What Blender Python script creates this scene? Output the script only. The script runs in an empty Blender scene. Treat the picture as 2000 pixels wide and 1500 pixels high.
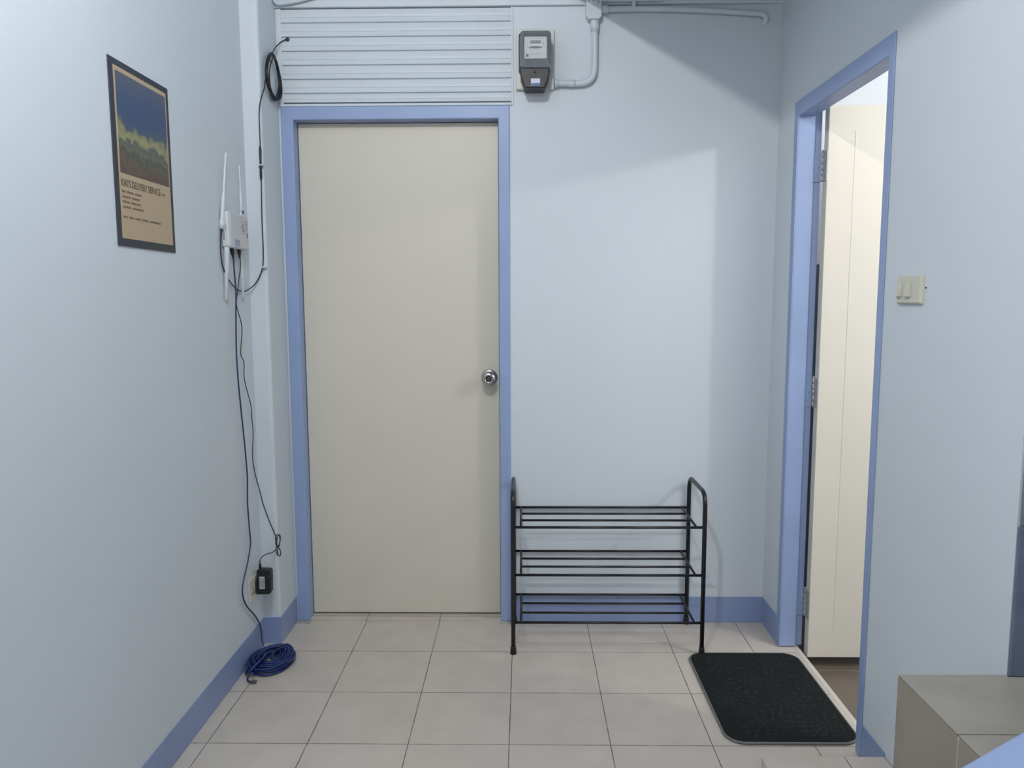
import bpy, bmesh, math, random
from mathutils import Vector, Matrix
random.seed(4)
S = bpy.context.scene
COL = S.collection
PI = math.pi

# ------------------------------------------------------------------ camera
cam_d = bpy.data.cameras.new('camera')
cam_d.sensor_width = 36.0
cam_d.lens = 1496.56 / 2000 * 36.0
cam_d.clip_start = 0.02
cam = bpy.data.objects.new('camera', cam_d)
COL.objects.link(cam)
_r = Vector((0.99987538, 0.01537539, -0.00357984))
_u = Vector((0.00184823, 0.11119282, 0.99379713))
_f = Vector((-0.01567807, 0.99367990, -0.11115055))
_m = Matrix((_r, _u, -_f)).transposed().to_4x4()
_m.translation = Vector((0.93076, -3.02337, 1.32126))
cam.matrix_world = _m
S.camera = cam

# ------------------------------------------------------------------ world, lights, exposure
S.view_settings.view_transform = 'Standard'
S.view_settings.look = 'None'
S.view_settings.gamma = 1.0
S.view_settings.use_curve_mapping = False
S.view_settings.exposure = -0.06

W = bpy.data.worlds.new('world')
S.world = W
W.use_nodes = True
W.node_tree.nodes['Background'].inputs[0].default_value = (0.82, 0.90, 1.0, 1)
W.node_tree.nodes['Background'].inputs[1].default_value = 0.30

def point_light(name, loc, power, col, radius):
    l = bpy.data.lights.new(name, 'POINT')
    l.energy = power
    l.color = col
    l.shadow_soft_size = radius
    o = bpy.data.objects.new(name, l)
    o.location = loc
    COL.objects.link(o)
    return o

point_light('hall_lamp', (0.68, -2.2, 2.697), 60, (1.0, 0.935, 0.935), 0.02)
point_light('rear_fill', (0.95, -4.3, 2.25), 28, (1.0, 0.94, 0.94), 0.22)  # unseen fill added behind the camera to even out the hall light
point_light('side_room_lamp', (3.2, -1.5, 2.24), 42, (1.0, 0.985, 0.95), 0.05)

# ------------------------------------------------------------------ helpers
def lin(c):
    out = []
    for v in c:
        v /= 255.0
        out.append(v / 12.92 if v <= 0.04045 else ((v + 0.055) / 1.055) ** 2.4)
    return out

def mat(name, rgb, rough=0.5, metal=0.0, var=0.0, scale=4.0, bump=0.0, bscale=60.0, spec=0.5, rgb2=None, detail=4.0, bdist=0.002):
    m = bpy.data.materials.new(name)
    m.use_nodes = True
    nt = m.node_tree
    b = nt.nodes['Principled BSDF']
    b.inputs['Roughness'].default_value = rough
    b.inputs['Metallic'].default_value = metal
    b.inputs['Specular IOR Level'].default_value = spec
    c = lin(rgb)
    tc = nt.nodes.new('ShaderNodeTexCoord')
    n = nt.nodes.new('ShaderNodeTexNoise')
    n.inputs['Scale'].default_value = scale
    n.inputs['Detail'].default_value = detail
    nt.links.new(tc.outputs['Object'], n.inputs['Vector'])
    r = nt.nodes.new('ShaderNodeValToRGB')
    c2 = lin(rgb2) if rgb2 else [v * (1 - var) for v in c]
    c1 = [min(1, v * (1 + var * 0.5)) for v in c] if not rgb2 else c
    r.color_ramp.elements[0].position = 0.3
    r.color_ramp.elements[1].position = 0.7
    r.color_ramp.elements[0].color = (*c2, 1)
    r.color_ramp.elements[1].color = (*c1, 1)
    nt.links.new(n.outputs['Fac'], r.inputs['Fac'])
    nt.links.new(r.outputs['Color'], b.inputs['Base Color'])
    if bump > 0:
        n2 = nt.nodes.new('ShaderNodeTexNoise')
        n2.inputs['Scale'].default_value = bscale
        n2.inputs['Detail'].default_value = 3
        nt.links.new(tc.outputs['Object'], n2.inputs['Vector'])
        bp = nt.nodes.new('ShaderNodeBump')
        bp.inputs['Strength'].default_value = bump
        bp.inputs['Distance'].default_value = bdist
        nt.links.new(n2.outputs['Fac'], bp.inputs['Height'])
        nt.links.new(bp.outputs['Normal'], b.inputs['Normal'])
    return m

def tile_mat(name, rgb, rgb2, grout, t, x0, y0, gw=0.0014, rough=0.35, plane='xy'):
    """tiles on a square grid in world metres: joints at x0+i*t, y0+j*t, uneven grout"""
    m = bpy.data.materials.new(name)
    m.use_nodes = True
    nt = m.node_tree
    N, Lk = nt.nodes, nt.links
    b = N['Principled BSDF']
    tc = N.new('ShaderNodeNewGeometry')
    sx = N.new('ShaderNodeSeparateXYZ')
    Lk.new(tc.outputs['Position'], sx.inputs[0])
    def math_(op, a, bb=None, clamp=False):
        q = N.new('ShaderNodeMath'); q.operation = op; q.use_clamp = clamp
        for i, v in enumerate((a, bb)):
            if v is None: continue
            if isinstance(v, (int, float)): q.inputs[i].default_value = v
            else: Lk.new(v, q.inputs[i])
        return q.outputs[0]
    n = N.new('ShaderNodeTexNoise'); n.inputs['Scale'].default_value = 9; n.inputs['Detail'].default_value = 5
    Lk.new(tc.outputs['Position'], n.inputs['Vector'])
    n3 = N.new('ShaderNodeTexNoise'); n3.inputs['Scale'].default_value = 23; n3.inputs['Detail'].default_value = 3
    Lk.new(tc.outputs['Position'], n3.inputs['Vector'])
    width = math_('MULTIPLY', math_('ADD', math_('MULTIPLY', n3.outputs['Fac'], 1.4), 0.30), gw)
    def joint(c, off):
        d = math_('SUBTRACT', c, off)
        k = math_('DIVIDE', d, t)
        fr = math_('ABSOLUTE', math_('SUBTRACT', k, math_('ROUND', k)))
        dist = math_('MULTIPLY', fr, t)
        return math_('LESS_THAN', dist, width), math_('FLOOR', k)
    ax = {'xy': (0, 1), 'yz': (1, 2), 'xz': (0, 2)}[plane]
    j1, f1 = joint(sx.outputs[ax[0]], x0)
    j2, f2 = joint(sx.outputs[ax[1]], y0)
    jm = math_('MAXIMUM', j1, j2)
    wn = N.new('ShaderNodeTexWhiteNoise'); wn.noise_dimensions = '2D'
    cb = N.new('ShaderNodeCombineXYZ'); Lk.new(f1, cb.inputs[0]); Lk.new(f2, cb.inputs[1])
    Lk.new(cb.outputs[0], wn.inputs['Vector'])
    fac = math_('ADD', math_('MULTIPLY', n.outputs['Fac'], 0.9), math_('MULTIPLY', wn.outputs['Value'], 0.18))
    r = N.new('ShaderNodeValToRGB')
    r.color_ramp.elements[0].position = 0.3; r.color_ramp.elements[1].position = 0.78
    r.color_ramp.elements[0].color = (*lin(rgb2), 1); r.color_ramp.elements[1].color = (*lin(rgb), 1)
    Lk.new(fac, r.inputs['Fac'])
    mx = N.new('ShaderNodeMix'); mx.data_type = 'RGBA'
    Lk.new(jm, mx.inputs[0]); Lk.new(r.outputs['Color'], mx.inputs[6]); mx.inputs[7].default_value = (*lin(grout), 1)
    Lk.new(mx.outputs[2], b.inputs['Base Color'])
    b.inputs['Roughness'].default_value = rough
    bp = N.new('ShaderNodeBump'); bp.inputs['Strength'].default_value = 0.4; bp.inputs['Distance'].default_value = 0.001
    Lk.new(math_('SUBTRACT', math_('MULTIPLY', n3.outputs['Fac'], 0.1), jm), bp.inputs['Height'])
    Lk.new(bp.outputs['Normal'], b.inputs['Normal'])
    return m

def add_box(bm, x0, x1, y0, y1, z0, z1):
    vs = [bm.verts.new((x, y, z)) for x in (x0, x1) for y in (y0, y1) for z in (z0, z1)]
    a = vs
    for q in ((0, 1, 3, 2), (4, 6, 7, 5), (0, 4, 5, 1), (2, 3, 7, 6), (0, 2, 6, 4), (1, 5, 7, 3)):
        bm.faces.new([a[i] for i in q])
    return a

def smooth_path(pts, n=6, closed=False):
    P = [Vector(p) for p in pts]
    out = []
    m = len(P)
    rng = m if closed else m - 1
    for i in range(rng):
        if closed:
            p0, p1, p2, p3 = P[(i - 1) % m], P[i], P[(i + 1) % m], P[(i + 2) % m]
        else:
            p0, p1, p2, p3 = P[max(i - 1, 0)], P[i], P[i + 1], P[min(i + 2, m - 1)]
        for k in range(n):
            t = k / n
            out.append(0.5 * ((2 * p1) + (p2 - p0) * t + (2 * p0 - 5 * p1 + 4 * p2 - p3) * t * t + (-p0 + 3 * p1 - 3 * p2 + p3) * t ** 3))
    if not closed:
        out.append(P[-1])
    return out

def add_tube(bm, pts, r, seg=10, closed=False, caps=True):
    P = [Vector(p) for p in pts]
    n = len(P)
    rings = []
    up = None
    for i in range(n):
        if closed:
            d = (P[(i + 1) % n] - P[i - 1])
        else:
            d = P[min(i + 1, n - 1)] - P[max(i - 1, 0)]
        if d.length < 1e-9:
            d = Vector((0, 0, 1))
        d.normalize()
        if up is None:
            up = Vector((0, 0, 1)) if abs(d.z) < 0.9 else Vector((1, 0, 0))
        s = d.cross(up)
        if s.length < 1e-6:
            s = d.cross(Vector((0, 1, 0.3)))
        s.normalize()
        up = s.cross(d).normalized()
        rr = r[i] if isinstance(r, (list, tuple)) else r
        rings.append([bm.verts.new(P[i] + (s * math.cos(a) + up * math.sin(a)) * rr) for a in [2 * PI * k / seg for k in range(seg)]])
    rng = n if closed else n - 1
    for i in range(rng):
        a, b = rings[i], rings[(i + 1) % n]
        for k in range(seg):
            f = bm.faces.new((a[k], a[(k + 1) % seg], b[(k + 1) % seg], b[k]))
            f.smooth = True
    if caps and not closed:
        bm.faces.new(rings[0][::-1])
        bm.faces.new(rings[-1])

def add_lathe(bm, prof, origin, axis='y', seg=28):
    """prof: (distance along axis, radius)"""
    o = Vector(origin)
    ax = {'x': Vector((1, 0, 0)), 'y': Vector((0, 1, 0)), 'z': Vector((0, 0, 1))}[axis.strip('-')]
    if axis.startswith('-'): ax = -ax
    s = ax.orthogonal().normalized()
    t = ax.cross(s)
    rings = []
    for d, r in prof:
        rings.append([bm.verts.new(o + ax * d + (s * math.cos(a) + t * math.sin(a)) * max(r, 1e-5)) for a in [2 * PI * k / seg for k in range(seg)]])
    for i in range(len(rings) - 1):
        for k in range(seg):
            f = bm.faces.new((rings[i][k], rings[i][(k + 1) % seg], rings[i + 1][(k + 1) % seg], rings[i + 1][k]))
            f.smooth = True
    bm.faces.new(rings[0][::-1]); bm.faces.new(rings[-1])

def add_prism(bm, poly, ax, a, b):
    """poly in the plane normal to axis ax (0,1,2), extruded a..b; poly coordinates in cyclic-safe order (remaining axes in ascending order)"""
    rest = [i for i in range(3) if i != ax]
    def mk(p, v):
        c = [0, 0, 0]; c[ax] = v; c[rest[0]] = p[0]; c[rest[1]] = p[1]
        return bm.verts.new(c)
    A = [mk(p, a) for p in poly]; B = [mk(p, b) for p in poly]
    bm.faces.new(A); bm.faces.new(B[::-1])
    n = len(poly)
    for i in range(n):
        bm.faces.new((A[i], B[i], B[(i + 1) % n], A[(i + 1) % n]))

def rrect(x0, x1, y0, y1, r, n=8):
    pts = []
    for cx, cy, a0 in ((x1 - r, y1 - r, 0), (x0 + r, y1 - r, PI / 2), (x0 + r, y0 + r, PI), (x1 - r, y0 + r, 1.5 * PI)):
        for k in range(n + 1):
            a = a0 + PI / 2 * k / n
            pts.append((cx + r * math.cos(a), cy + r * math.sin(a)))
    return pts

def obj(name, bm, m, parent=None, bevel=0.0, bseg=2, origin=None, **props):
    bmesh.ops.recalc_face_normals(bm, faces=bm.faces)
    me = bpy.data.meshes.new(name)
    if origin is None and parent is None and len(bm.verts):
        xs = [v.co for v in bm.verts]
        origin = ((min(v.x for v in xs) + max(v.x for v in xs)) / 2, (min(v.y for v in xs) + max(v.y for v in xs)) / 2, min(v.z for v in xs))
    if parent is not None:
        off = parent.matrix_world.translation if parent.parent is None else wloc(parent)
    else:
        off = Vector(origin) if origin is not None else Vector((0, 0, 0))
    bmesh.ops.translate(bm, vec=-Vector(off), verts=bm.verts)
    bm.to_mesh(me); bm.free()
    for mm in (m if isinstance(m, (list, tuple)) else [m]):
        me.materials.append(mm)
    o = bpy.data.objects.new(name, me)
    COL.objects.link(o)
    if parent is not None:
        o.parent = parent
    else:
        o.location = off
    if bevel > 0:
        md = o.modifiers.new('bevel', 'BEVEL'); md.width = bevel; md.segments = bseg; md.limit_method = 'ANGLE'
        md.angle_limit = math.radians(40); md.harden_normals = False
    for k, v in props.items():
        o[k] = v
    return o

def wloc(o):
    v = Vector(o.location)
    while o.parent is not None:
        o = o.parent
        v += Vector(o.location)
    return v

_obj = obj
def obj(name, bm, m, parent=None, **kw):
    # all parents are unrotated: a part keeps world coordinates minus its thing's base
    if parent is None:
        return _obj(name, bm, m, None, **kw)
    bev = kw.pop('bevel', 0.0); bs = kw.pop('bseg', 2); kw.pop('origin', None)
    bmesh.ops.recalc_face_normals(bm, faces=bm.faces)
    off = wloc(parent)
    bmesh.ops.translate(bm, vec=-off, verts=bm.verts)
    me = bpy.data.meshes.new(name); bm.to_mesh(me); bm.free()
    for mm in (m if isinstance(m, (list, tuple)) else [m]):
        me.materials.append(mm)
    o = bpy.data.objects.new(name, me); COL.objects.link(o); o.parent = parent
    if bev > 0:
        md = o.modifiers.new('bevel', 'BEVEL'); md.width = bev; md.segments = bs; md.limit_method = 'ANGLE'; md.angle_limit = math.radians(40)
    for k, v in kw.items():
        o[k] = v
    return o

def thing(name, loc, **props):
    o = bpy.data.objects.new(name, None)
    o.empty_display_size = 0.05
    o.location = loc
    COL.objects.link(o)
    for k, v in props.items():
        o[k] = v
    return o

def B():
    return bmesh.new()

def boxobj(name, dims, m, parent=None, **kw):
    bm = B()
    ds = dims if isinstance(dims[0], (tuple, list)) else [dims]
    for d in ds:
        add_box(bm, *d)
    return obj(name, bm, m, parent, **kw)

def smooth_shade(o):
    for p in o.data.polygons:
        p.use_smooth = True

def text_mesh(name, body, m, parent, origin, xdir, ydir, height, width=None, bold=0.0):
    cu = bpy.data.curves.new(name, 'FONT')
    cu.body = body
    cu.size = 1.0
    cu.offset = bold
    cu.resolution_u = 3
    tmp = bpy.data.objects.new(name, cu)
    COL.objects.link(tmp)
    bpy.context.view_layer.update()
    dg = bpy.context.evaluated_depsgraph_get()
    me = bpy.data.meshes.new_from_object(tmp.evaluated_get(dg))
    bpy.data.objects.remove(tmp)
    xs = [v.co.x for v in me.vertices]; ys = [v.co.y for v in me.vertices]
    sx0, sx1, sy1 = min(xs), max(xs), max(ys)
    ky = height / sy1
    kx = (width / (sx1 - sx0)) if width else ky
    X, Y, O = Vector(xdir), Vector(ydir), Vector(origin) - (wloc(parent) if parent else Vector())
    for v in me.vertices:
        c = v.co
        v.co = O + X * ((c.x - sx0) * kx) + Y * (c.y * ky)
    me.materials.clear(); me.materials.append(m)
    o = bpy.data.objects.new(name, me); COL.objects.link(o); o.parent = parent
    return o

# ------------------------------------------------------------------ materials
M = {}
M['wall'] = mat('wall_paint', (211, 217, 223), 0.62, var=0.035, scale=1.7, bump=0.10, bscale=45, rgb2=(207, 214, 219))
M['wall_room'] = mat('white_paint', (240, 243, 247), 0.6, var=0.02, scale=2)
M['ceil'] = mat('ceiling_paint', (178, 200, 208), 0.65, var=0.03, scale=3)
M['blue'] = mat('blue_trim_paint', (147, 166, 203), 0.42, var=0.06, scale=5, bump=0.10, bscale=30)
M['blue_d'] = mat('blue_base_paint', (139, 156, 193), 0.45, var=0.08, scale=4, bump=0.12, bscale=30)
M['slate'] = mat('dark_blue_wall_paint', (104, 116, 136), 0.5, var=0.2, scale=9, bump=0.2, bscale=25)
M['greycap'] = mat('bare_grey_plaster', (120, 126, 130), 0.8, var=0.2, scale=15, bump=0.3, bscale=50)
M['door1'] = mat('cream_door_paint', (213, 206, 191), 0.45, var=0.02, scale=2)
M['door2'] = mat('ivory_door_paint', (220, 213, 199), 0.40, var=0.02, scale=3, bump=0.08, bscale=18)
M['slat'] = mat('painted_slats', (208, 215, 220), 0.5, var=0.03, scale=4)
M['floor'] = tile_mat('beige_floor_tiles', (204, 193, 181), (191, 181, 169), (96, 88, 78), 0.3019, 0.8846, -0.2715)
M['stair'] = tile_mat('grey_stair_tiles', (166, 158, 146), (150, 142, 130), (86, 80, 72), 0.60, 2.02, -1.755, 0.0016, rough=0.4)
M['stairside'] = tile_mat('grey_stair_side_tiles', (156, 149, 135), (140, 133, 120), (196, 188, 174), 0.60, -1.757, 1.3, 0.0014, rough=0.4, plane='yz')
M['bathfloor'] = tile_mat('brown_floor_tiles', (118, 106, 93), (104, 93, 81), (150, 144, 134), 0.33, 2.33, -0.28, 0.0016)
M['thresh'] = mat('pale_threshold', (205, 197, 184), 0.5, var=0.06, scale=20)
M['cement'] = mat('rough_cement', (176, 172, 165), 0.9, var=0.15, scale=30, bump=0.6, bscale=80)
M['dark_tile'] = mat('dark_wall_tile', (92, 106, 122), 0.3, var=0.1, scale=6)
M['black'] = mat('black_enamel', (24, 26, 31), 0.33, var=0.1, scale=30)
M['rubber'] = mat('black_rubber', (22, 21, 21), 0.6, var=0.1, scale=30)
M['blackplastic'] = mat('black_plastic', (30, 31, 34), 0.42, var=0.1, scale=30)
M['meterblack'] = mat('black_bakelite', (17, 19, 25), 0.45, var=0.1, scale=20)
M['smoke'] = mat('smoky_grey_plastic', (112, 118, 124), 0.25, var=0.1, scale=14)
M['face'] = mat('meter_face', (205, 207, 206), 0.5, var=0.05, scale=40)
M['darkgrey'] = mat('dark_grey_print', (62, 64, 66), 0.5, var=0.1, scale=60)
M['midgrey'] = mat('mid_grey_print', (138, 140, 142), 0.5, var=0.1, scale=60)
M['board'] = mat('off_white_plastic', (205, 204, 200), 0.4, var=0.05, scale=9)
M['white'] = mat('white_plastic', (208, 211, 214), 0.32, var=0.02, scale=9)
M['routerback'] = mat('light_grey_plastic', (203, 204, 205), 0.45, var=0.04, scale=20)
M['ivory'] = mat('ivory_plastic', (205, 203, 186), 0.35, var=0.04, scale=9)
M['pipe'] = mat('painted_conduit', (202, 212, 217), 0.42, var=0.05, scale=9, bump=0.15, bscale=25)
M['steel'] = mat('satin_steel', (190, 186, 180), 0.22, metal=1.0, var=0.1, scale=40)
M['hinge'] = mat('worn_hinge_steel', (186, 184, 178), 0.42, metal=0.35, var=0.3, scale=60)
M['bluecable'] = mat('blue_cable', (24, 49, 106), 0.4, var=0.15, scale=30)
M['blackcable'] = mat('black_cable', (26, 28, 34), 0.45, var=0.1, scale=30)
M['navycable'] = mat('dark_blue_cable', (40, 58, 98), 0.45, var=0.1, scale=30)
M['connector'] = mat('grey_brown_connector', (96, 92, 88), 0.4, var=0.2, scale=60)
M['paper'] = mat('kraft_beige_print', (184, 163, 134), 0.6, var=0.03, scale=14)
M['posterframe'] = mat('charcoal_frame', (47, 52, 62), 0.5, var=0.1, scale=12)
M['ink'] = mat('brown_ink', (92, 80, 68), 0.6, var=0.1, scale=60)
M['ink2'] = mat('faded_brown_ink', (122, 107, 90), 0.6, var=0.2, scale=200)
M['mat'] = mat('charcoal_pile', (36, 38, 38), 0.95, var=0.18, scale=90, bump=0.5, bscale=500, spec=0.1, bdist=0.001)
M['matleaf'] = mat('grey_pile', (44, 47, 47), 0.95, var=0.25, scale=120, bump=0.5, bscale=500, spec=0.1, bdist=0.001)
M['matedge'] = mat('grey_binding', (112, 113, 111), 0.8, var=0.15, scale=160, bump=0.5, bscale=300)
M['sticker'] = mat('pale_sticker', (190, 200, 216), 0.4, var=0.05, scale=50)
M['stickerblue'] = mat('blue_sticker', (66, 92, 150), 0.4, var=0.2, scale=90)
M['labelwhite'] = mat('silver_label', (196, 197, 196), 0.4, var=0.05, scale=50)
M['hole'] = mat('dark_hole', (22, 24, 26), 0.9)

def art_material():
    m = bpy.data.materials.new('abstract_print'); m.use_nodes = True
    nt = m.node_tree; N, L = nt.nodes, nt.links
    b = N['Principled BSDF']; b.inputs['Roughness'].default_value = 0.45
    tc = N.new('ShaderNodeTexCoord')
    sp = N.new('ShaderNodeSeparateXYZ'); L.new(tc.outputs['Generated'], sp.inputs[0])
    n = N.new('ShaderNodeTexNoise'); n.inputs['Scale'].default_value = 14; n.inputs['Detail'].default_value = 3
    mp = N.new('ShaderNodeMapping'); mp.inputs['Scale'].default_value = (1, 1.0, 0.8)
    L.new(tc.outputs['Object'], mp.inputs[0]); L.new(mp.outputs[0], n.inputs['Vector'])
    n2 = N.new('ShaderNodeTexNoise'); n2.inputs['Scale'].default_value = 40; n2.inputs['Detail'].default_value = 2
    L.new(tc.outputs['Object'], n2.inputs['Vector'])
    a = N.new('ShaderNodeMath'); a.operation = 'MULTIPLY_ADD'; a.inputs[1].default_value = 0.55; L.new(n.outputs['Fac'], a.inputs[0])
    L.new(sp.outputs[2], a.inputs[2])
    a2 = N.new('ShaderNodeMath'); a2.operation = 'MULTIPLY_ADD'; a2.inputs[1].default_value = 0.22; L.new(n2.outputs['Fac'], a2.inputs[0]); L.new(a.outputs[0], a2.inputs[2])
    a3 = N.new('ShaderNodeMath'); a3.operation = 'SUBTRACT'; L.new(a2.outputs[0], a3.inputs[0]); a3.inputs[1].default_value = 0.385
    r = N.new('ShaderNodeValToRGB'); cr = r.color_ramp
    stops = [(0.0, (88, 72, 62)), (0.10, (98, 84, 70)), (0.18, (70, 78, 70)), (0.24, (104, 108, 86)), (0.30, (80, 88, 86)), (0.38, (150, 148, 104)), (0.46, (132, 130, 96)), (0.52, (70, 84, 104)), (0.62, (56, 78, 114)), (0.82, (66, 82, 112)), (1.0, (80, 90, 108))]
    cr.elements[0].position = 0; cr.elements[0].color = (*lin(stops[0][1]), 1)
    cr.elements[1].position = 1; cr.elements[1].color = (*lin(stops[-1][1]), 1)
    for p, c in stops[1:-1]:
        e = cr.elements.new(p); e.color = (*lin(c), 1)
    L.new(a3.outputs[0], r.inputs['Fac']); L.new(r.outputs['Color'], b.inputs['Base Color'])
    return m
M['art'] = art_material()

def glass_material():
    m = bpy.data.materials.new('clear_cover'); m.use_nodes = True
    b = m.node_tree.nodes['Principled BSDF']
    b.inputs['Base Color'].default_value = (0.85, 0.88, 0.9, 1)
    b.inputs['Roughness'].default_value = 0.06
    b.inputs['Alpha'].default_value = 0.07
    return m
M['glass'] = glass_material()

# ------------------------------------------------------------------ measurements (metres)
XL, XR = -0.073, 1.901          # left and right walls
PX, PY = -0.008, -0.205         # pilaster
HI, LO = 2.95, 2.44             # high ceiling, lowered ceiling
BH = 0.105                      # baseboard

ST = dict(kind='structure')
# ------------------------------------------------------------------ setting
boxobj('floor', [(XL - 0.15, 1.965, -4.6, 0.14, -0.08, 0.0)], M['floor'], **ST)
boxobj('floor.001', [(1.965, 3.9, -2.3, 0.45, -0.16, -0.065)], M['bathfloor'], **ST)
boxobj('wall_left', (XL - 0.15, XL, -4.6, 0.14, 0, HI), M['wall'], **ST)
boxobj('wall_back', [(XL, 0.0, 0, 0.14, 0, HI), (0.8775, 1.985, 0, 0.14, 0, 2.053), (0.892, 1.985, 0, 0.14, 2.053, 2.412), (0.0, 1.985, 0, 0.14, 2.412, HI)], M['wall'], **ST)
boxobj('wall_corner', (XL - 0.04, PX, PY, 0.04, -0.02, HI + 0.02), M['wall'], bevel=0.012, bseg=4, **ST)
boxobj('wall_right', [(XR, 1.985, PY, 0, 0, HI), (XR, 1.985, -0.925, PY, 1.99, HI), (XR, 1.985, -1.54, -0.925, 0, HI)], M['wall'], **ST)
boxobj('ceiling', (XL - 0.15, 1.12, -4.6, 0.14, HI, HI + 0.1), M['ceil'], **ST)
boxobj('ceiling.001', (1.12, 1.985, -4.6, 0.0, LO, HI), M['ceil'], **ST)
# exposed end of the right wall beside the steps
boxobj('trim_1', (XR + 0.0005, 1.985, -1.548, -1.54, 0.563, 0.872), M['slate'], bevel=0.003, **ST)
boxobj('trim_2', (XR + 0.004, 1.985, -1.546, -1.54, 0.872, LO), M['greycap'], bevel=0.004, **ST)
# shallow beam face above the door
boxobj('trim_3', (PX, 1.985, -0.014, 0, 2.412, 2.6), M['wall'], bevel=0.003, **ST)

# baseboards: painted skirting
T = 0.0028
boxobj('baseboard_left', (XL, XL + T, -4.6, PY, 0, BH), M['blue_d'], bevel=0.001, **ST)
boxobj('baseboard_corner', [(XL, PX + T, PY - T, PY, 0, BH), (PX, PX + T, PY, 0, 0, BH)], M['blue_d'], bevel=0.001, **ST)
boxobj('baseboard_back', (0.8775, XR, -T, 0, 0, BH + 0.004), M['blue_d'], bevel=0.001, **ST)
bm = B()
add_box(bm, XR - T, XR, -0.19, 0, 0, BH + 0.004)
add_box(bm, XR - T, XR, -1.069, -0.932, 0, BH - 0.004)
obj('baseboard_right', bm, M['blue_d'], bevel=0.001, **ST)

# side room beyond the open door
boxobj('wall_side_room_back', [(1.985, 3.9, 0.3, 0.45, -0.05, 2.7)], M['wall_room'], **ST)
boxobj('wall_side_room_right', [(3.8, 3.9, -2.3, 0.45, -0.05, 2.7)], M['wall_room'], **ST)
boxobj('wall_side_room_front', [(1.985, 3.9, -2.35, -2.3, -0.05, 2.7)], M['wall_room'], **ST)
boxobj('wall_stairwell', [(1.985, 2.0, -4.6, -0.95, -0.05, 2.7)], M['wall'], **ST)
boxobj('ceiling.002', [(1.985, 3.9, -2.3, 0.45, 2.6, 2.7)], M['wall_room'], **ST)
boxobj('trim_4', [(1.99, 3.8, 0.292, 0.3, -0.05, 1.46)], M['dark_tile'], **ST)

# ------------------------------------------------------------------ door_1 : closed flush door
d1 = thing('door_1', (0.439, 0.02, 0), **ST)
H1 = 2.053
bm = B()
FY = -0.008
add_prism(bm, [(0.0, 0.004), (0.047, 0.004), (0.047, 2.003), (0.834, 2.003), (0.834, 0.004), (0.8775, 0.004), (0.8775, H1), (0.0, H1)], 1, FY, 0.075)
obj('frame', bm, M['blue'], d1, bevel=0.004)
leaf1 = boxobj('door_leaf', (0.0495, 0.8315, 0.05, 0.09, 0.017, 2.001), M['door1'], d1, bevel=0.002)
boxobj('threshold', (0.047, 0.834, -0.004, 0.13, -0.02, 0.009), M['floor'], d1, bevel=0.001)
k1 = B()
kx, kz = 0.791, 1.005
add_lathe(k1, [(0, 0.033), (0.004, 0.033), (0.008, 0.028), (0.010, 0.014), (0.030, 0.013), (0.036, 0.020), (0.044, 0.0275), (0.054, 0.0295), (0.062, 0.0275), (0.068, 0.0215), (0.070, 0.014), (0.0685, 0.0115), (0.066, 0.0105), (0.0655, 0.001)], (kx, 0.05, kz), '-y', 40)
kn = obj('door_knob', k1, M['steel'], leaf1)
bm = B()
add_lathe(bm, [(0, 0.0078), (0.0035, 0.0078), (0.0045, 0.006), (0.0046, 0.0005)], (kx, -0.0155, kz), '-y', 20)
ky = obj('lock_cylinder', bm, M['darkgrey'], leaf1, label='dark keyhole button in the knob')
# cement patches at the foot of the frame
bm = B()
for (x0, x1) in ((-0.004, 0.052), (0.828, 0.872)):
    pts = [(x0 + (x1 - x0) * k / 7, -0.022 - random.uniform(0, 0.010)) for k in range(8)] + [(x1, 0.06), (x0, 0.06)]
    add_prism(bm, pts, 2, 0.0, 0.004)
obj('cement_patch', bm, M['cement'], d1)

# ------------------------------------------------------------------ window_1 : slatted transom above the door
w1 = thing('window_1', (0.446, 0.0, 2.053), **ST)
per = 0.0513
bm = B()
z0, z1 = 2.066, 2.409
prof = []
z = z1
poly = [(0.03, z1)]
while z > z0 + 0.004:
    zb = max(z - per, z0)
    h = z - zb
    poly += [(-0.001, z - 0.0005), (-0.0065, z - h * 0.40), (-0.0065, z - h * 0.58), (-0.0045, z - h * 0.62), (-0.0105, z - h * 0.97), (-0.001, zb + 0.0003)]
    z = zb
poly.append((0.03, z0))
add_prism(bm, poly, 0, 0.014, 0.884)
obj('slats', bm, M['slat'], w1)
bm = B()
add_box(bm, 0.0, 0.014, -0.006, 0.03, 2.053, 2.411)
add_box(bm, 0.884, 0.892, -0.006, 0.03, 2.053, 2.411)
add_box(bm, 0.014, 0.884, -0.008, 0.03, 2.053, 2.0625)
obj('window_frame', bm, M['slat'], w1, bevel=0.0015)

# ------------------------------------------------------------------ door_2 : open door in the right wall
d2 = thing('door_2', (1.94, -0.56, 0), **ST)
bm = B()
# casing, reveal and rebate: U-shaped rings one behind the other, outlines in (y, z)
def uring(x0, x1, yi0, yi1, zi, yo0, yo1, zo):
    add_prism(bm, [(yo0, 0.004), (yi0, 0.004), (yi0, zi), (yi1, zi), (yi1, 0.004), (yo1, 0.004), (yo1, zo), (yo0, zo)], 0, x0, x1)
uring(1.8965, 1.9005, -0.900, -0.225, 1.955, -0.932, -0.190, 2.008)
uring(1.9005, 1.959, -0.900, -0.225, 1.955, -0.9249, -0.2051, 1.9899)
uring(1.959, 1.987, -0.912, -0.213, 1.987, -0.9249, -0.2051, 1.9899)
obj('frame', bm, M['blue'], d2, bevel=0.0012)
boxobj('threshold', (1.955, 1.972, -0.898, -0.20, -0.065, 0.001), M['thresh'], d2, bevel=0.002)
LY0, LY1 = -0.262, -0.224
leaf2 = boxobj('door_leaf', (1.992, 2.66, LY0, LY1, -0.022, 1.982), M['door2'], d2, bevel=0.002)
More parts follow.
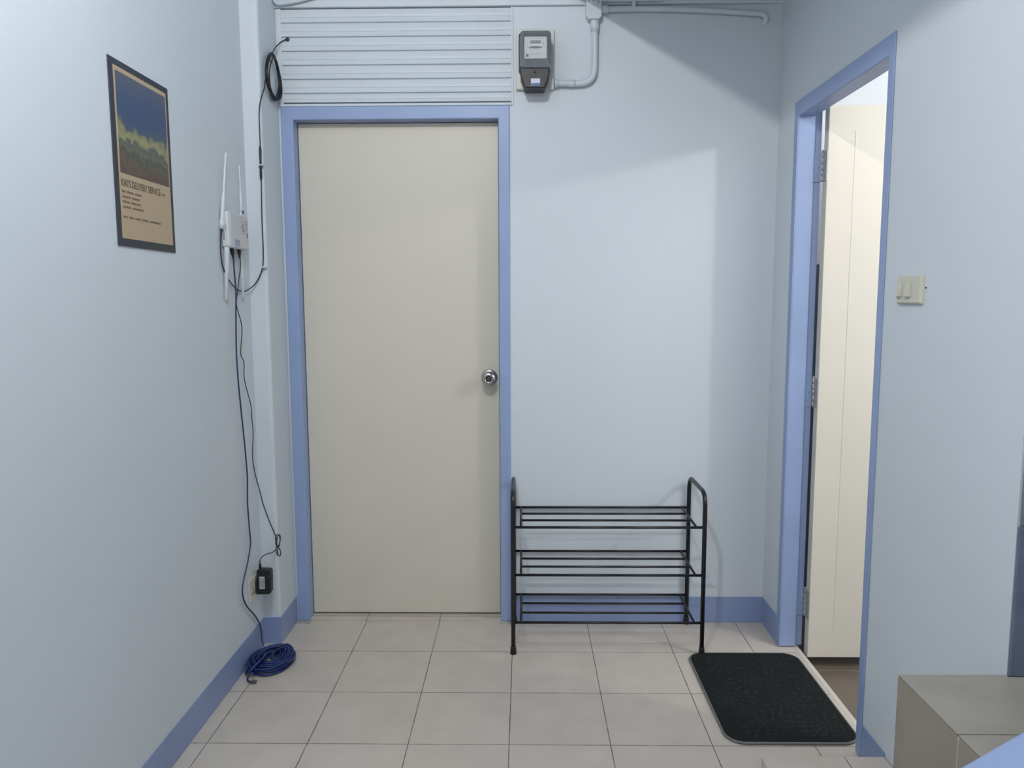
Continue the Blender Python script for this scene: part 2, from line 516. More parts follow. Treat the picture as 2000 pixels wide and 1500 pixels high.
# pressed panel outline on the leaf
bm = B()
xa, xb, za, zb = 2.084, 2.57, 0.088, 1.897
for (a, b_, c, d_) in ((xa, xa + 0.005, za, zb), (xb - 0.005, xb, za, zb)):
    add_box(bm, a, b_, LY0 - 0.0012, LY0 + 0.001, c, d_)
obj('panel_moulding', bm, M['door2'], leaf2, bevel=0.001)
for hz0, hz1, painted in ((1.728, 1.833, 1), (0.921, 1.029, 1), (0.124, 0.230, 1)):
    bm = B()
    add_box(bm, 1.9595, 1.986, -0.2165, -0.213, hz0, hz1)
    for k in range(3):
        zz = hz0 + (hz1 - hz0) * (0.18 + 0.32 * k)
        add_lathe(bm, [(0, 0.0042), (0.0015, 0.0035), (0.0018, 0.001)], (1.968 + 0.008 * (k % 2), -0.2165, zz), '-y', 10)
    hg = obj('hinge', bm, M['blue'], d2, bevel=0.0008)
    bm = B()
    n = 5
    for k in range(n):
        a = hz0 + (hz1 - hz0) * k / n
        b_ = hz0 + (hz1 - hz0) * (k + 1) / n
        add_lathe(bm, [(0, 0.0038), (0.001, 0.0052), (b_ - a - 0.0015, 0.0052), (b_ - a - 0.0008, 0.0038)], (1.9905, -0.2205, a), 'z', 12)
    add_lathe(bm, [(0, 0.004), (0.003, 0.0055), (0.006, 0.003)], (1.9905, -0.2205, hz1), 'z', 12)
    add_box(bm, 1.9895, 1.9918, -0.262, -0.2205, hz0, hz1)
    obj('knuckle', bm, M['hinge'], hg, label='bare steel hinge barrel')

# ------------------------------------------------------------------ steps and parapet at the right
stp = thing('staircase', (1.78, -1.5, 0), label='grey tiled steps in the corner below the light switch', category='steps')
boxobj('low_step', (1.569, XR - T, -1.999, -1.07, 0, 0.0915), M['floor'], stp, bevel=0.002)
bm = B()
add_box(bm, 1.684, 1.899, -1.999, -1.54, 0.0915, 0.5605)
s2 = obj('riser', bm, M['stairside'], stp, bevel=0.0015)
bm = B()
add_box(bm, 1.6845, 1.9835, -1.999, -1.5485, 0.562, 0.5645)
add_box(bm, 1.6845, 1.899, -1.5485, -1.54, 0.562, 0.5645)
obj('tread', bm, M['stair'], stp, bevel=0.0015)
boxobj('grout_line', (1.6855, 1.90, -1.998, -1.542, 0.5600, 0.5625), M['darkgrey'], stp)
pw = B()
sl = 0.058 / 0.089
xa, xb = 1.30, 1.984
zt = lambda x: 0.661 + (x - 1.541) * sl
add_prism(pw, [(xa, 0.0), (xb, 0.0), (xb, zt(xb)), (xa, zt(xa))], 1, -2.12, -2.0)
obj('parapet', pw, M['blue'], None, bevel=0.006, label='light blue sloping parapet at the lower right corner', category='parapet')

# ------------------------------------------------------------------ shoe rack
rk = thing('shoe_rack', (1.24, -0.155, 0), label='black metal three-tier shoe rack between the closed door and the doormat', category='shoe rack')
R = 0.0082
XA, XB, YF, YB = 0.889, 1.590, -0.288, -0.016
TOP = 0.612
for X in (XA, XB):
    path = [(X, YF, 0.012), (X, YF, TOP - 0.045)]
    for k in range(1, 8):
        a = PI / 2 * k / 8
        path.append((X, YF + 0.045 * (1 - math.cos(a)), TOP - 0.045 + 0.045 * math.sin(a)))
    path.append((X, YF + 0.045, TOP)); path.append((X, YB - 0.045, TOP))
    for k in range(1, 8):
        a = PI / 2 * k / 8
        path.append((X, YB - 0.045 * (1 - math.sin(a)), TOP - 0.045 * (1 - math.cos(a))))
    path += [(X, YB, TOP - 0.045), (X, YB, 0.012)]
    bm = B(); add_tube(bm, path, R, 14)
    sf = obj('side_frame', bm, M['black'], rk)
    for Y in (YF, YB):
        bm = B(); add_lathe(bm, [(0, 0.0112), (0.002, 0.0118), (0.026, 0.0100), (0.030, 0.0088)], (X, Y, 0), 'z', 16)
        obj('rubber_foot', bm, M['rubber'], sf)
for zz in (0.486, 0.305, 0.1225):
    bm = B()
    r = 0.0044
    add_tube(bm, [(XA, YF, zz), (XB, YF, zz)], 0.0050, 10)
    add_tube(bm, [(XA, YB, zz), (XB, YB, zz)], 0.0050, 10)
    for X in (XA + 0.029, XB - 0.029):
        add_tube(bm, [(X, YF, zz), (X, YB, zz)], r, 10)
    for Y in (YF + 0.090, YF + 0.181):
        add_tube(bm, [(XA + 0.029, Y, zz), (XB - 0.029, Y, zz)], r, 10)
    obj('shelf', bm, M['black'], rk)

# ------------------------------------------------------------------ doormat
mt = thing('doormat', (1.735, -0.58, 0), label='charcoal rectangular doormat with rounded corners in front of the open doorway', category='doormat')
mx0, mx1, my0, my1 = 1.536, 1.934, -0.868, -0.290
bm = B()
add_prism(bm, rrect(mx0, mx1, my0, my1, 0.055), 2, 0.001, 0.008)
nb = len(bm.faces)
# faint rosettes and leaves woven in a lighter grey, same pile height
leaf_n = [0]
def leaf(cx, cy, ang, ln, wd):
    pts = []
    for k in range(7):
        t = k / 6; pts.append((t * ln, wd * math.sin(PI * t) ** 0.8))
    for k in range(5, 0, -1):
        t = k / 6; pts.append((t * ln, -wd * math.sin(PI * t) ** 0.8))
    ca, sa = math.cos(ang), math.sin(ang)
    vs = []
    for x, y in pts:
        X = cx + x * ca - y * sa; Y = cy + x * sa + y * ca
        if not (mx0 + 0.012 < X < mx1 - 0.012 and my0 + 0.012 < Y < my1 - 0.012): return
        vs.append(bm.verts.new((X, Y, 0.0082 + 0.000004 * leaf_n[0])))
    leaf_n[0] += 1
    f = bm.faces.new(vs); f.material_index = 1
rows = [(1.64, -0.36), (1.83, -0.36), (1.72, -0.50), (1.90, -0.54), (1.60, -0.62), (1.79, -0.65), (1.68, -0.78), (1.86, -0.79)]
for i, (cx, cy) in enumerate(rows):
    rr = random.uniform(0, 6)
    for ring, (nn, rad, ln) in enumerate(((5, 0.004, 0.016), (8, 0.020, 0.020), (11, 0.040, 0.017))):
        for k in range(nn):
            a = rr + 2 * PI * k / nn + ring * 0.3
            leaf(cx + rad * math.cos(a), cy + rad * math.sin(a), a + (0.9 if ring else 0), ln, 0.0052)
    a0 = random.uniform(0, 6)
    for k in range(5):
        a = a0 + 0.35 * (k - 2)
        leaf(cx + 0.062 * math.cos(a), cy + 0.062 * math.sin(a), a + 0.2 * (k - 2), 0.034, 0.0065)
    for k in range(4):
        a = a0 + 2.9 + 0.35 * (k - 2)
        leaf(cx + 0.062 * math.cos(a), cy + 0.062 * math.sin(a), a, 0.030, 0.006)
obj('pile', bm, [M['mat'], M['matleaf']], mt)
bm = B()
add_tube(bm, [(x, y, 0.0045) for x, y in rrect(mx0, mx1, my0, my1, 0.055)], 0.0042, 8, closed=True)
obj('edge_binding', bm, M['matedge'], mt, label='grey stitched edge of the mat')

# ------------------------------------------------------------------ framed print on the left wall
ps = thing('framed_poster', (XL, -0.962, 1.454), label='beige film poster in a thin charcoal frame on the left wall', category='poster')
py0, py1, pz0, pz1 = -1.118, -0.806, 1.4545, 1.9095
bm = B()
add_box(bm, XL, XL + 0.0035, py0, py1, pz0, pz1)
obj('frame', bm, M['posterframe'], ps, bevel=0.0015)
X1 = XL + 0.0040
pr = boxobj('print', (X1 - 0.001, X1, -1.099, -0.8225, 1.4745, 1.8925), M['paper'], ps)
boxobj('picture', (X1, X1 + 0.0004, -1.0915, -0.8285, 1.636, 1.8815), M['art'], pr, label='blue and olive painted landscape')
text_mesh('title_lettering', "KIKI'S DELIVERY SERVICE", M['ink'], pr, (X1 + 0.0006, -1.0905, 1.604), (0, 1, 0), (0, 0, 1), 0.0185, 0.205, 0.012)
text_mesh('year_lettering', "1989", M['ink'], pr, (X1 + 0.0006, -0.880, 1.605), (0, 1, 0), (0, 0, 1), 0.0075, 0.022)
bm = B()
def word_row(y, z, total, h, gaps):
    yy = y
    for gword in gaps:
        n = max(2, int(gword / 0.004))
        for k in range(n):
            w = gword / n
            hh = h * random.uniform(0.7, 1.0)
            add_box(bm, X1, X1 + 0.0005, yy, yy + w * 0.72, z, z + hh)
            yy += w
        yy += 0.006
word_row(-1.090, 1.588, 0, 0.006, [0.016, 0.036, 0.036])
word_row(-1.090, 1.5755, 0, 0.006, [0.042, 0.040])
word_row(-1.090, 1.563, 0, 0.006, [0.036, 0.050])
word_row(-1.090, 1.5505, 0, 0.006, [0.042, 0.058])
word_row(-1.090, 1.5255, 0, 0.006, [0.022, 0.026, 0.030, 0.036, 0.060])
obj('small_print', bm, M['ink2'], pr)

# ------------------------------------------------------------------ electricity meter
em = thing('electric_meter', (0.977, 0.0, 2.104), label='black and grey electricity meter on a white board above the door corner', category='electric meter')
bm = B(); add_box(bm, 0.903, 1.047, -0.020, 0, 2.106, 2.325)
obj('mounting_board', bm, M['board'], em, bevel=0.003)
bm = B(); add_prism(bm, rrect(0.913, 1.031, 2.158, 2.302, 0.014), 1, -0.055, -0.020)
obj('base', bm, M['meterblack'], em, bevel=0.003)
# terminal cover: tapering black box
bm = B()
add_prism(bm, [(0.919, 2.178), (1.026, 2.178), (1.025, 2.135), (1.010, 2.094), (1.008, 2.091), (0.937, 2.091), (0.935, 2.094), (0.920, 2.135)], 1, -0.098, -0.020)
tcv = obj('terminal_cover', bm, M['meterblack'], em, bevel=0.004)
bm = B(); add_lathe(bm, [(0, 0.005), (0.003, 0.0045), (0.0032, 0.0005)], (0.973, -0.098, 2.148), '-y', 14)
obj('screw', bm, M['darkgrey'], tcv)
stk = boxobj('sticker', (0.958, 0.992, -0.0986, -0.098, 2.104, 2.124), M['sticker'], tcv, label='small white and blue sticker')
bm = B(); add_box(bm, 0.957, 0.993, -0.0989, -0.098, 2.098, 2.108)
obj('blue_band', bm, M['stickerblue'], stk)
# smoky cover shell with a window
bm = B()
outer = rrect(0.917, 1.033, 2.160, 2.292, 0.014)
inner = rrect(0.931, 1.019, 2.186, 2.279, 0.006)
def ring_pts(poly, y): return [bm.verts.new((x, y, z)) for x, z in poly]
A = ring_pts(outer, -0.055); Bv = ring_pts([(0.975 + (x - 0.975) * 0.975, 2.226 + (z - 2.226) * 0.98) for x, z in outer], -0.104)
C_ = ring_pts(inner, -0.112); D_ = ring_pts(inner, -0.085)
for P, Q in ((A, Bv), (Bv, C_), (C_, D_)):
    for k in range(len(P)):
        bm.faces.new((P[k], P[(k + 1) % len(P)], Q[(k + 1) % len(P)], Q[k]))
bm.faces.new(A)
obj('cover', bm, M['smoke'], em)
bm = B(); add_box(bm, 0.930, 1.020, -0.088, -0.085, 2.184, 2.281)
obj('dark_surround', bm, M['meterblack'], em)
fp = boxobj('face_plate', (0.934, 1.016, -0.091, -0.088, 2.197, 2.274), M['face'], em, label='pale grey dial plate')
bm = B(); add_box(bm, 0.956, 0.994, -0.0922, -0.091, 2.250, 2.260)
obj('counter', bm, M['darkgrey'], fp)
bm = B()
for k in range(5):
    add_box(bm, 0.9585 + k * 0.0070, 0.9635 + k * 0.0070, -0.0926, -0.0922, 2.2517, 2.2583)
obj('counter_digits', bm, M['midgrey'], fp)
bm = B()
add_prism(bm, [(0.975 + 0.024 * math.cos(a), 2.2365 + 0.0034 * math.sin(a)) for a in [2 * PI * k / 24 for k in range(24)]], 1, -0.0925, -0.091)
add_box(bm, 0.943, 1.008, -0.0915, -0.091, 2.2360, 2.2368)
obj('disc_slot', bm, M['darkgrey'], fp)
bm = B()
add_box(bm, 0.941, 0.950, -0.0915, -0.091, 2.203, 2.213)
obj('marking', bm, M['darkgrey'], fp)
bm = B()
add_box(bm, 1.003, 1.006, -0.0915, -0.091, 2.246, 2.251)
obj('marking', bm, M['darkgrey'], fp)
bm = B()
for (a, b_, c) in ((0.958, 0.994, 2.2665),):
    x = a
    while x < b_:
        w = random.uniform(0.002, 0.005)
        add_box(bm, x, x + w, -0.0913, -0.091, c, c + 0.0016); x += w + 0.0012
obj('heading_print', bm, M['midgrey'], fp)
bm = B()
for (a, b_, c) in ((0.953, 0.998, 2.2300), (0.953, 0.992, 2.2255), (0.955, 1.000, 2.2150), (0.955, 0.990, 2.2095)):
    x = a
    while x < b_:
        w = random.uniform(0.002, 0.005)
        add_box(bm, x, x + w, -0.0913, -0.091, c, c + 0.0016); x += w + 0.0012
obj('small_print', bm, M['midgrey'], fp)
bm = B(); add_prism(bm, inner, 1, -0.1105, -0.1095)
obj('glass_window', bm, M['glass'], em)

# ------------------------------------------------------------------ conduits and junction box
jb = thing('junction_box', (1.193, 0, 2.352), label='painted junction box with round cap at the top edge above the bent conduit', category='junction box')
bm = B()
add_prism(bm, [(1.164, 2.365), (1.172, 2.352), (1.212, 2.352), (1.222, 2.362), (1.222, 2.425), (1.212, 2.437), (1.172, 2.437), (1.164, 2.428)], 1, -0.042, -0.0)
obj('box', bm, M['pipe'], jb, bevel=0.003)
bm = B()
add_lathe(bm, [(0, 0.020), (0.003, 0.020), (0.006, 0.015), (0.011, 0.0135), (0.012, 0.009), (0.009, 0.008), (0.0085, 0.0005)], (1.194, -0.042, 2.418), '-y', 24)
obj('cap', bm, M['pipe'], jb)

def conduit(name, pts, r, lab, joints, n=5):
    c = thing(name, pts[0], label=lab, category='conduit')
    bm = B(); add_tube(bm, smooth_path(pts, n), r, 14); obj('pipe', bm, M['pipe'], c)
    for p, q, rr in joints:
        bm = B(); add_tube(bm, [p, p + (q - p) * 0.12, p + (q - p) * 0.6, q], [rr * 0.96, rr, rr, rr * 0.82], 14)
        obj('coupling', bm, M['pipe'], c)
    return c
V = Vector
conduit('conduit', [(1.048, -0.018, 2.128), (1.08, -0.018, 2.128), (1.11, -0.017, 2.1265), (1.145, -0.018, 2.127), (1.168, -0.018, 2.131), (1.186, -0.018, 2.143), (1.196, -0.018, 2.163), (1.199, -0.018, 2.20), (1.199, -0.018, 2.27), (1.1985, -0.018, 2.354)], 0.0118,
        'bent painted conduit joining the electricity meter to the junction box', [(V((1.197, -0.018, 2.356)), V((1.199, -0.018, 2.312)), 0.0165), (V((1.048, -0.018, 2.128)), V((1.064, -0.018, 2.128)), 0.0155), (V((1.098, -0.018, 2.127)), V((1.128, -0.018, 2.1265)), 0.0137)])
conduit('conduit', [(1.221, -0.016, 2.394), (1.26, -0.016, 2.394), (1.40, -0.016, 2.394), (1.55, -0.016, 2.390), (1.70, -0.016, 2.381), (1.80, -0.016, 2.374), (1.823, -0.016, 2.371), (1.834, -0.015, 2.364), (1.838, -0.008, 2.352), (1.838, 0.002, 2.348)], 0.0105,
        'long horizontal painted conduit with a hooked end near the right corner', [(V((1.221, -0.016, 2.394)), V((1.252, -0.016, 2.394)), 0.0155)])
conduit('conduit', [(0.0, -0.03, 2.50), (-0.0005, -0.03, 2.455), (0.002, -0.03, 2.43), (0.014, -0.03, 2.4205), (0.035, -0.03, 2.4215), (0.065, -0.029, 2.426), (0.125, -0.028, 2.439), (0.24, -0.028, 2.47), (0.34, -0.028, 2.49)], 0.0075,
        'slanting painted conduit in the top corner left of the slatted panel', [])
bm = B(); add_box(bm, 1.2225, 1.446, -0.030, -0.014, 2.4165, 2.4385); add_box(bm, 1.3345, 1.349, -0.030, -0.014, 2.398, 2.4165)
obj('cable_trunking', bm, M['pipe'], None, bevel=0.002, label='short painted cable trunking right of the junction box', category='trunking')

# ------------------------------------------------------------------ wifi router on the left wall
rt = thing('wifi_router', (-0.058, -0.375, 1.49), label='white wifi router with four aerials mounted on the left wall', category='router')
bm = B()
add_prism(bm, rrect(-0.462, -0.288, 1.492, 1.612, 0.010), 0, XL + 0.003, -0.045)
body = obj('body', bm, M['white'], rt, bevel=0.006, bseg=3)
bm = B(); add_prism(bm, rrect(-0.452, -0.290, 1.496, 1.608, 0.008), 0, -0.0452, -0.0420)
obj('back_panel', bm, M['routerback'], rt, bevel=0.001)
bm = B()
X2 = -0.0420
add_box(bm, X2, X2 + 0.0004, -0.418, -0.375, 1.500, 1.523)
obj('blue_sticker', bm, mat('pale_blue_sticker', (146, 164, 184), 0.4, var=0.1, scale=80), rt, label='pale blue sticker')
bm = B()
for (ya, yb, zc) in ((-0.345, -0.325, 1.583), (-0.345, -0.32, 1.577), (-0.35, -0.322, 1.565), (-0.35, -0.318, 1.559), (-0.35, -0.325, 1.553), (-0.345, -0.33, 1.546), (-0.312, -0.296, 1.588), (-0.314, -0.296, 1.580), (-0.314, -0.296, 1.573), (-0.312, -0.297, 1.566), (-0.314, -0.300, 1.558)):
    add_box(bm, X2, X2 + 0.0004, ya, yb, zc, zc + 0.0028)
obj('small_print', bm, M['midgrey'], rt)
bm = B(); add_box(bm, X2, X2 + 0.0005, -0.352, -0.342, 1.569, 1.574)
obj('printed_mark', bm, M['darkgrey'], rt)
bm = B(); add_box(bm, X2, X2 + 0.0005, -0.306, -0.299, 1.535, 1.552)
obj('barcode', bm, M['darkgrey'], rt)
bm = B()
for k in range(4):
    add_box(bm, -0.0655, -0.0590, -0.4632, -0.462, 1.518 + k * 0.008, 1.523 + k * 0.008)
for k in range(6):
    add_box(bm, -0.0560, -0.0530, -0.4632, -0.462, 1.548 + k * 0.004, 1.550 + k * 0.004)
obj('vent', bm, M['midgrey'], rt)
def aerial(base, tip, r0, r1, col_r):
    b_, t = V(base), V(tip)
    bm = B()
    add_tube(bm, [b_, b_ + (t - b_) * 0.10, b_ + (t - b_) * 0.105, b_ + (t - b_) * 0.45, b_ + (t - b_) * 0.50, b_ + (t - b_) * 0.99, t], [col_r, col_r, r0, r0, r1, r1, r1 * 0.6], 14)
    obj('aerial', bm, M['white'], rt)
aerial((-0.0665, -0.469, 1.552), (-0.0475, -0.452, 1.800), 0.0064, 0.0040, 0.0082)
aerial((-0.058, -0.452, 1.494), (-0.0685, -0.452, 1.318), 0.0085, 0.0068, 0.0085)
aerial((-0.0595, -0.300, 1.608), (-0.0605, -0.300, 1.786), 0.0042, 0.0024, 0.0062)
aerial((-0.0595, -0.318, 1.494), (-0.0600, -0.318, 1.325), 0.0058, 0.0046, 0.0070)
bm = B(); add_tube(bm, [(-0.056, -0.300, 1.618), (-0.056, -0.300, 1.630)], 0.0045, 10)
obj('aerial_joint', bm, M['darkgrey'], rt, label='dark aerial joint')

# ------------------------------------------------------------------ cables
def plug(parent, a, b_, r, m, name='plug'):
    bm = B(); a, b_ = V(a), V(b_)
    add_tube(bm, [a, a + (b_ - a) * 0.55, a + (b_ - a) * 0.6, b_], [r, r, r * 0.7, r * 0.5], 10)
    return obj(name, bm, m, parent)

# black line hanging from the slatted panel in a coil, then down to the router
fc = thing('black_cable', (-0.01, -0.21, 1.36), label='thin black cable coiled beside the slatted panel and running down the corner to the router', category='cable')
pts = [(0.036, -0.006, 2.299), (0.030, -0.012, 2.296), (0.014, -0.020, 2.284), (0.006, -0.060, 2.252), (0.004, -0.100, 2.215), (0.004, -0.140, 2.175), (0.002, -0.168, 2.120), (0.000, -0.185, 2.075), (-0.004, -0.2135, 2.030), (-0.0115, -0.2145, 1.985), (-0.0125, -0.2145, 1.912), (-0.0125, -0.2145, 1.859), (-0.0135, -0.2145, 1.760), (-0.015, -0.2140, 1.700), (-0.017, -0.2140, 1.610), (-0.0165, -0.2140, 1.514), (-0.020, -0.2140, 1.445), (-0.030, -0.215, 1.412), (-0.046, -0.218, 1.382), (-0.060, -0.235, 1.362), (-0.066, -0.285, 1.349), (-0.066, -0.330, 1.351), (-0.066, -0.380, 1.364), (-0.066, -0.437, 1.393), (-0.067, -0.472, 1.432), (-0.067, -0.482, 1.480), (-0.067, -0.474, 1.545), (-0.067, -0.455, 1.57)]
bm = B(); add_tube(bm, smooth_path(pts, 6), 0.0021, 8)
obj('line', bm, M['blackcable'], fc)
bm = B()
for k in range(7):
    cyy = -0.093 + random.uniform(-0.006, 0.006); czz = 2.137 + random.uniform(-0.006, 0.006)
    ra = 0.076 + random.uniform(-0.006, 0.006)
    off = 0.002 + 0.0032 * (k % 4)
    loop = []
    for j in range(28):
        a = 2 * PI * j / 28
        pinch = 1 - 0.10 * max(0, math.sin(a)) ** 2 * (k % 2)
        loop.append((off + 0.002 * math.sin(a * 2 + k), cyy + ra * math.cos(a) * pinch * (1 - 0.10 * max(0, math.sin(a))), czz + ra * 1.02 * math.sin(a)))
    add_tube(bm, loop, 0.0023, 8, closed=True)
obj('coil', bm, M['blackcable'], fc)
bm = B(); add_tube(bm, [(-0.0125, -0.2165, 1.868), (-0.0125, -0.2165, 1.855), (-0.0130, -0.2165, 1.815), (-0.0135, -0.2165, 1.760), (-0.0135, -0.2165, 1.748)], [0.0025, 0.0048, 0.0040, 0.0048, 0.0025], 12)
obj('splice_sleeve', bm, M['blackplastic'], fc)
for (cx, cy, cz) in ((-0.013, -0.216, 1.800), (-0.0165, -0.214, 1.437)):
    bm = B(); add_box(bm, cx - 0.0085, cx + 0.010, -0.2215, -0.2051, cz - 0.0028, cz + 0.0028)
    obj('cable_clip', bm, M['white'], fc, bevel=0.002, label='white nail clip')
bm = B(); add_lathe(bm, [(0, 0.008), (0.002, 0.007), (0.003, 0.003)], (0.037, -0.0045, 2.299), '-y', 14)
obj('entry_grommet', bm, M['darkgrey'], fc)

# blue network cable
nc = thing('network_cable', (-0.02, -0.37, 0.0), label='dark blue network cable hanging from the router to a coil on the floor', category='cable')
pts = [(-0.055, -0.406, 1.486), (-0.054, -0.405, 1.416), (-0.054, -0.398, 1.347), (-0.055, -0.402, 1.294), (-0.056, -0.412, 1.155), (-0.056, -0.408, 1.049), (-0.057, -0.390, 0.938), (-0.058, -0.367, 0.807), (-0.060, -0.350, 0.692), (-0.061, -0.356, 0.603), (-0.062, -0.346, 0.500), (-0.0625, -0.340, 0.440), (-0.061, -0.379, 0.385), (-0.060, -0.419, 0.346), (-0.060, -0.443, 0.311), (-0.060, -0.438, 0.275), (-0.060, -0.405, 0.229), (-0.061, -0.336, 0.169), (-0.062, -0.290, 0.120), (-0.061, -0.272, 0.080), (-0.058, -0.275, 0.045), (-0.050, -0.285, 0.026)]
bm = B(); add_tube(bm, smooth_path(pts, 6), 0.0028, 8)
obj('hanging_length', bm, M['navycable'], nc)
bm = B()
# stacked loops of the coil on the floor
path = []
turns = 19
for k in range(turns):
    ra = 0.074 - 0.0075 * (k % 7) + random.uniform(-0.002, 0.002)
    rb = 0.098 - 0.0095 * (k % 7) + random.uniform(-0.002, 0.003)
    ox, oy = random.uniform(-0.004, 0.004), random.uniform(-0.006, 0.006)
    zc = 0.0035 + 0.0018 * k
    for j in range(18):
        a = 2 * PI * j / 18 + PI / 2
        path.append((0.012 + ox + ra * math.cos(a), -0.375 + oy + rb * math.sin(a), max(0.0033, zc + 0.0038 * j / 18 * 1.0)))
add_tube(bm, smooth_path(path, 2), 0.0031, 8)
for k in range(3):
    loop = []
    for j in range(22):
        a = 2 * PI * j / 22
        loop.append((0.052 + (0.040 - 0.004 * k) * math.cos(a), -0.372 + (0.060 - 0.004 * k) * math.sin(a), 0.0345 + 0.003 * k - 0.012 * math.cos(a) * (1 if math.cos(a) > 0 else 0.2)))
    if k < 2: add_tube(bm, loop, 0.0031, 8, closed=True)
for k in range(4):
    loop = []
    for j in range(20):
        a = 2 * PI * j / 20
        loop.append((-0.036 + 0.026 * math.cos(a) + 0.004 * k, -0.425 + (0.056 - 0.005 * k) * math.sin(a), 0.0225 + 0.005 * k + 0.017 * math.cos(a)))
    add_tube(bm, loop, 0.0030, 8, closed=True)
obj('coil', bm, M['bluecable'], nc)
bm = B()
add_tube(bm, smooth_path([(-0.020, -0.475, 0.020), (-0.034, -0.492, 0.012), (-0.030, -0.510, 0.007), (-0.016, -0.517, 0.0055)], 5), 0.003, 8)
obj('loose_end', bm, M['bluecable'], nc)
bm = B()
add_box(bm, -0.016, 0.004, -0.524, -0.512, 0.001, 0.0105)
obj('connector', bm, M['connector'], nc, bevel=0.0012, label='clear grey cable connector')
plug(nc, (-0.057, -0.412, 1.494), (-0.055, -0.406, 1.458), 0.0065, M['blackplastic'])

# power adapter with its cord
pa = thing('power_adapter', (-0.035, -0.28, 0.225), label='black power adapter plugged into the low wall socket, thin cord up to the router', category='power adapter')
bm = B(); add_prism(bm, [(-0.060, 0.232), (-0.064, 0.240), (-0.064, 0.283), (-0.060, 0.300), (-0.060, 0.322), (-0.054, 0.329), (-0.011, 0.328), (-0.006, 0.322), (-0.008, 0.243), (-0.014, 0.234)], 1, -0.302, -0.274)
obj('body', bm, M['blackplastic'], pa, bevel=0.003)
bm = B(); add_prism(bm, rrect(-0.066, -0.059, 0.238, 0.285, 0.002), 1, -0.300, -0.272)
obj('plug', bm, M['blackplastic'], pa)
lb = boxobj('rating_label', (-0.050, -0.030, -0.3026, -0.302, 0.255, 0.302), M['labelwhite'], pa, label='silver rating label')
bm = B()
for k in range(5):
    zz = 0.260
    while zz < 0.294:
        w = random.uniform(0.002, 0.006); add_box(bm, -0.0485 + k * 0.0034, -0.0472 + k * 0.0034, -0.3029, -0.3026, zz, zz + w); zz += w + 0.001
obj('small_print', bm, M['darkgrey'], lb)
pts = [(-0.050, -0.287, 0.352), (-0.047, -0.282, 0.366), (-0.034, -0.262, 0.374), (-0.020, -0.238, 0.372), (-0.010, -0.222, 0.380), (-0.008, -0.217, 0.395), (-0.009, -0.214, 0.417), (-0.018, -0.213, 0.445), (-0.030, -0.213, 0.475), (-0.045, -0.213, 0.520), (-0.055, -0.214, 0.555), (-0.0645, -0.225, 0.620), (-0.066, -0.245, 0.660), (-0.066, -0.272, 0.741), (-0.064, -0.262, 0.836), (-0.064, -0.270, 0.893), (-0.064, -0.275, 0.941), (-0.061, -0.335, 1.038), (-0.061, -0.332, 1.099), (-0.061, -0.360, 1.134), (-0.061, -0.338, 1.224), (-0.060, -0.382, 1.300), (-0.059, -0.370, 1.347), (-0.058, -0.355, 1.391), (-0.057, -0.338, 1.436), (-0.056, -0.344, 1.488)]
bm = B(); add_tube(bm, smooth_path(pts, 6), 0.0017, 8)
for (c0, c1, rw, rh, tl) in ((-0.004, 0.412, 0.009, 0.024, 0.2), (-0.001, 0.413, 0.007, 0.023, 0.5), (-0.003, 0.368, 0.008, 0.018, -0.2), (-0.001, 0.366, 0.006, 0.016, 0.1)):
    loop = []
    for j in range(20):
        a = 2 * PI * j / 20
        loop.append((c0 + rw * math.cos(a) + tl * 0.01 * math.sin(a), -0.216 - 0.003 * math.sin(a + tl), c1 + rh * math.sin(a)))
    add_tube(bm, loop, 0.0015, 8, closed=True)
add_tube(bm, [(-0.007, -0.219, 0.388), (0.0, -0.221, 0.390), (0.001, -0.215, 0.391), (-0.007, -0.214, 0.389)], 0.002, 8, closed=True)
add_tube(bm, [(-0.002, -0.218, 0.386), (0.006, -0.219, 0.372)], 0.0012, 6)
obj('cord', bm, M['blackcable'], pa)
plug(pa, (-0.050, -0.287, 0.326), (-0.050, -0.287, 0.356), 0.0048, M['blackplastic'], 'strain_relief')
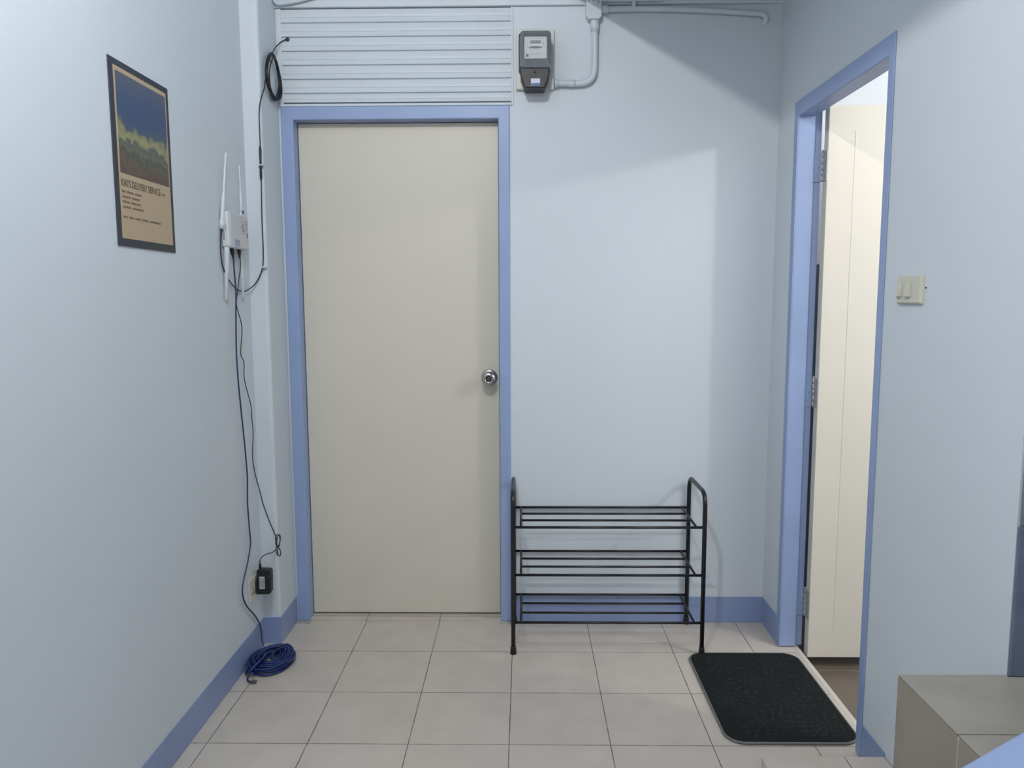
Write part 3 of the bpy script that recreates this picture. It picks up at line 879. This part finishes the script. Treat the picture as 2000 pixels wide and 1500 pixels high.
plug(pa, (-0.0575, -0.345, 1.494), (-0.056, -0.344, 1.462), 0.0055, M['blackplastic'])

# wall socket
so = thing('wall_socket', (XL, -0.308, 0.2), label='ivory wall socket low on the left wall behind the adapter', category='socket')
bm = B(); add_box(bm, XL, XL + 0.007, -0.358, -0.262, 0.219, 0.304)
obj('plate', bm, M['ivory'], so, bevel=0.002)
bm = B()
for (yy, zz, w, h) in ((-0.330, 0.247, 0.006, 0.012), (-0.312, 0.247, 0.006, 0.012), (-0.321, 0.262, 0.007, 0.005), (-0.290, 0.247, 0.006, 0.012)):
    add_box(bm, XL + 0.0068, XL + 0.0074, yy - w / 2, yy + w / 2, zz - h / 2, zz + h / 2)
obj('slots', bm, M['darkgrey'], so)

# ------------------------------------------------------------------ light switch on the right wall
sw = thing('light_switch', (XR, -1.078, 1.30), label='ivory two-rocker light switch on the right wall beside the open doorway', category='light switch')
bm = B()
sy0, sy1, sz0, sz1 = -1.140, -1.016, 1.3035, 1.3745
base = rrect(sy0, sy1, sz0, sz1, 0.003, 3)
front = rrect(sy0 + 0.006, sy1 - 0.005, sz0 + 0.004, sz1 - 0.004, 0.003, 3)
A = [bm.verts.new((XR, y, z)) for y, z in base]; A2 = [bm.verts.new((XR - 0.005, y, z)) for y, z in base]; A3 = [bm.verts.new((XR - 0.010, y, z)) for y, z in front]
for P, Q in ((A, A2), (A2, A3)):
    for k in range(len(P)):
        bm.faces.new((P[k], P[(k + 1) % len(P)], Q[(k + 1) % len(P)], Q[k]))
bm.faces.new(A3); bm.faces.new(A)
obj('plate', bm, M['ivory'], sw)
for yc in (-1.037, -1.082):
    bm = B()
    add_prism(bm, [(XR - 0.0100, 1.3215), (XR - 0.0100, 1.3590), (XR - 0.0115, 1.3590), (XR - 0.0175, 1.3235), (XR - 0.0165, 1.3215)], 1, yc - 0.012, yc + 0.012)
    obj('rocker', bm, M['ivory'], sw, bevel=0.0006)
bm = B(); add_lathe(bm, [(0, 0.0025), (0.002, 0.002)], (XR, -1.146, 1.343), '-x', 10)
obj('wall_screw', bm, M['darkgrey'], sw)
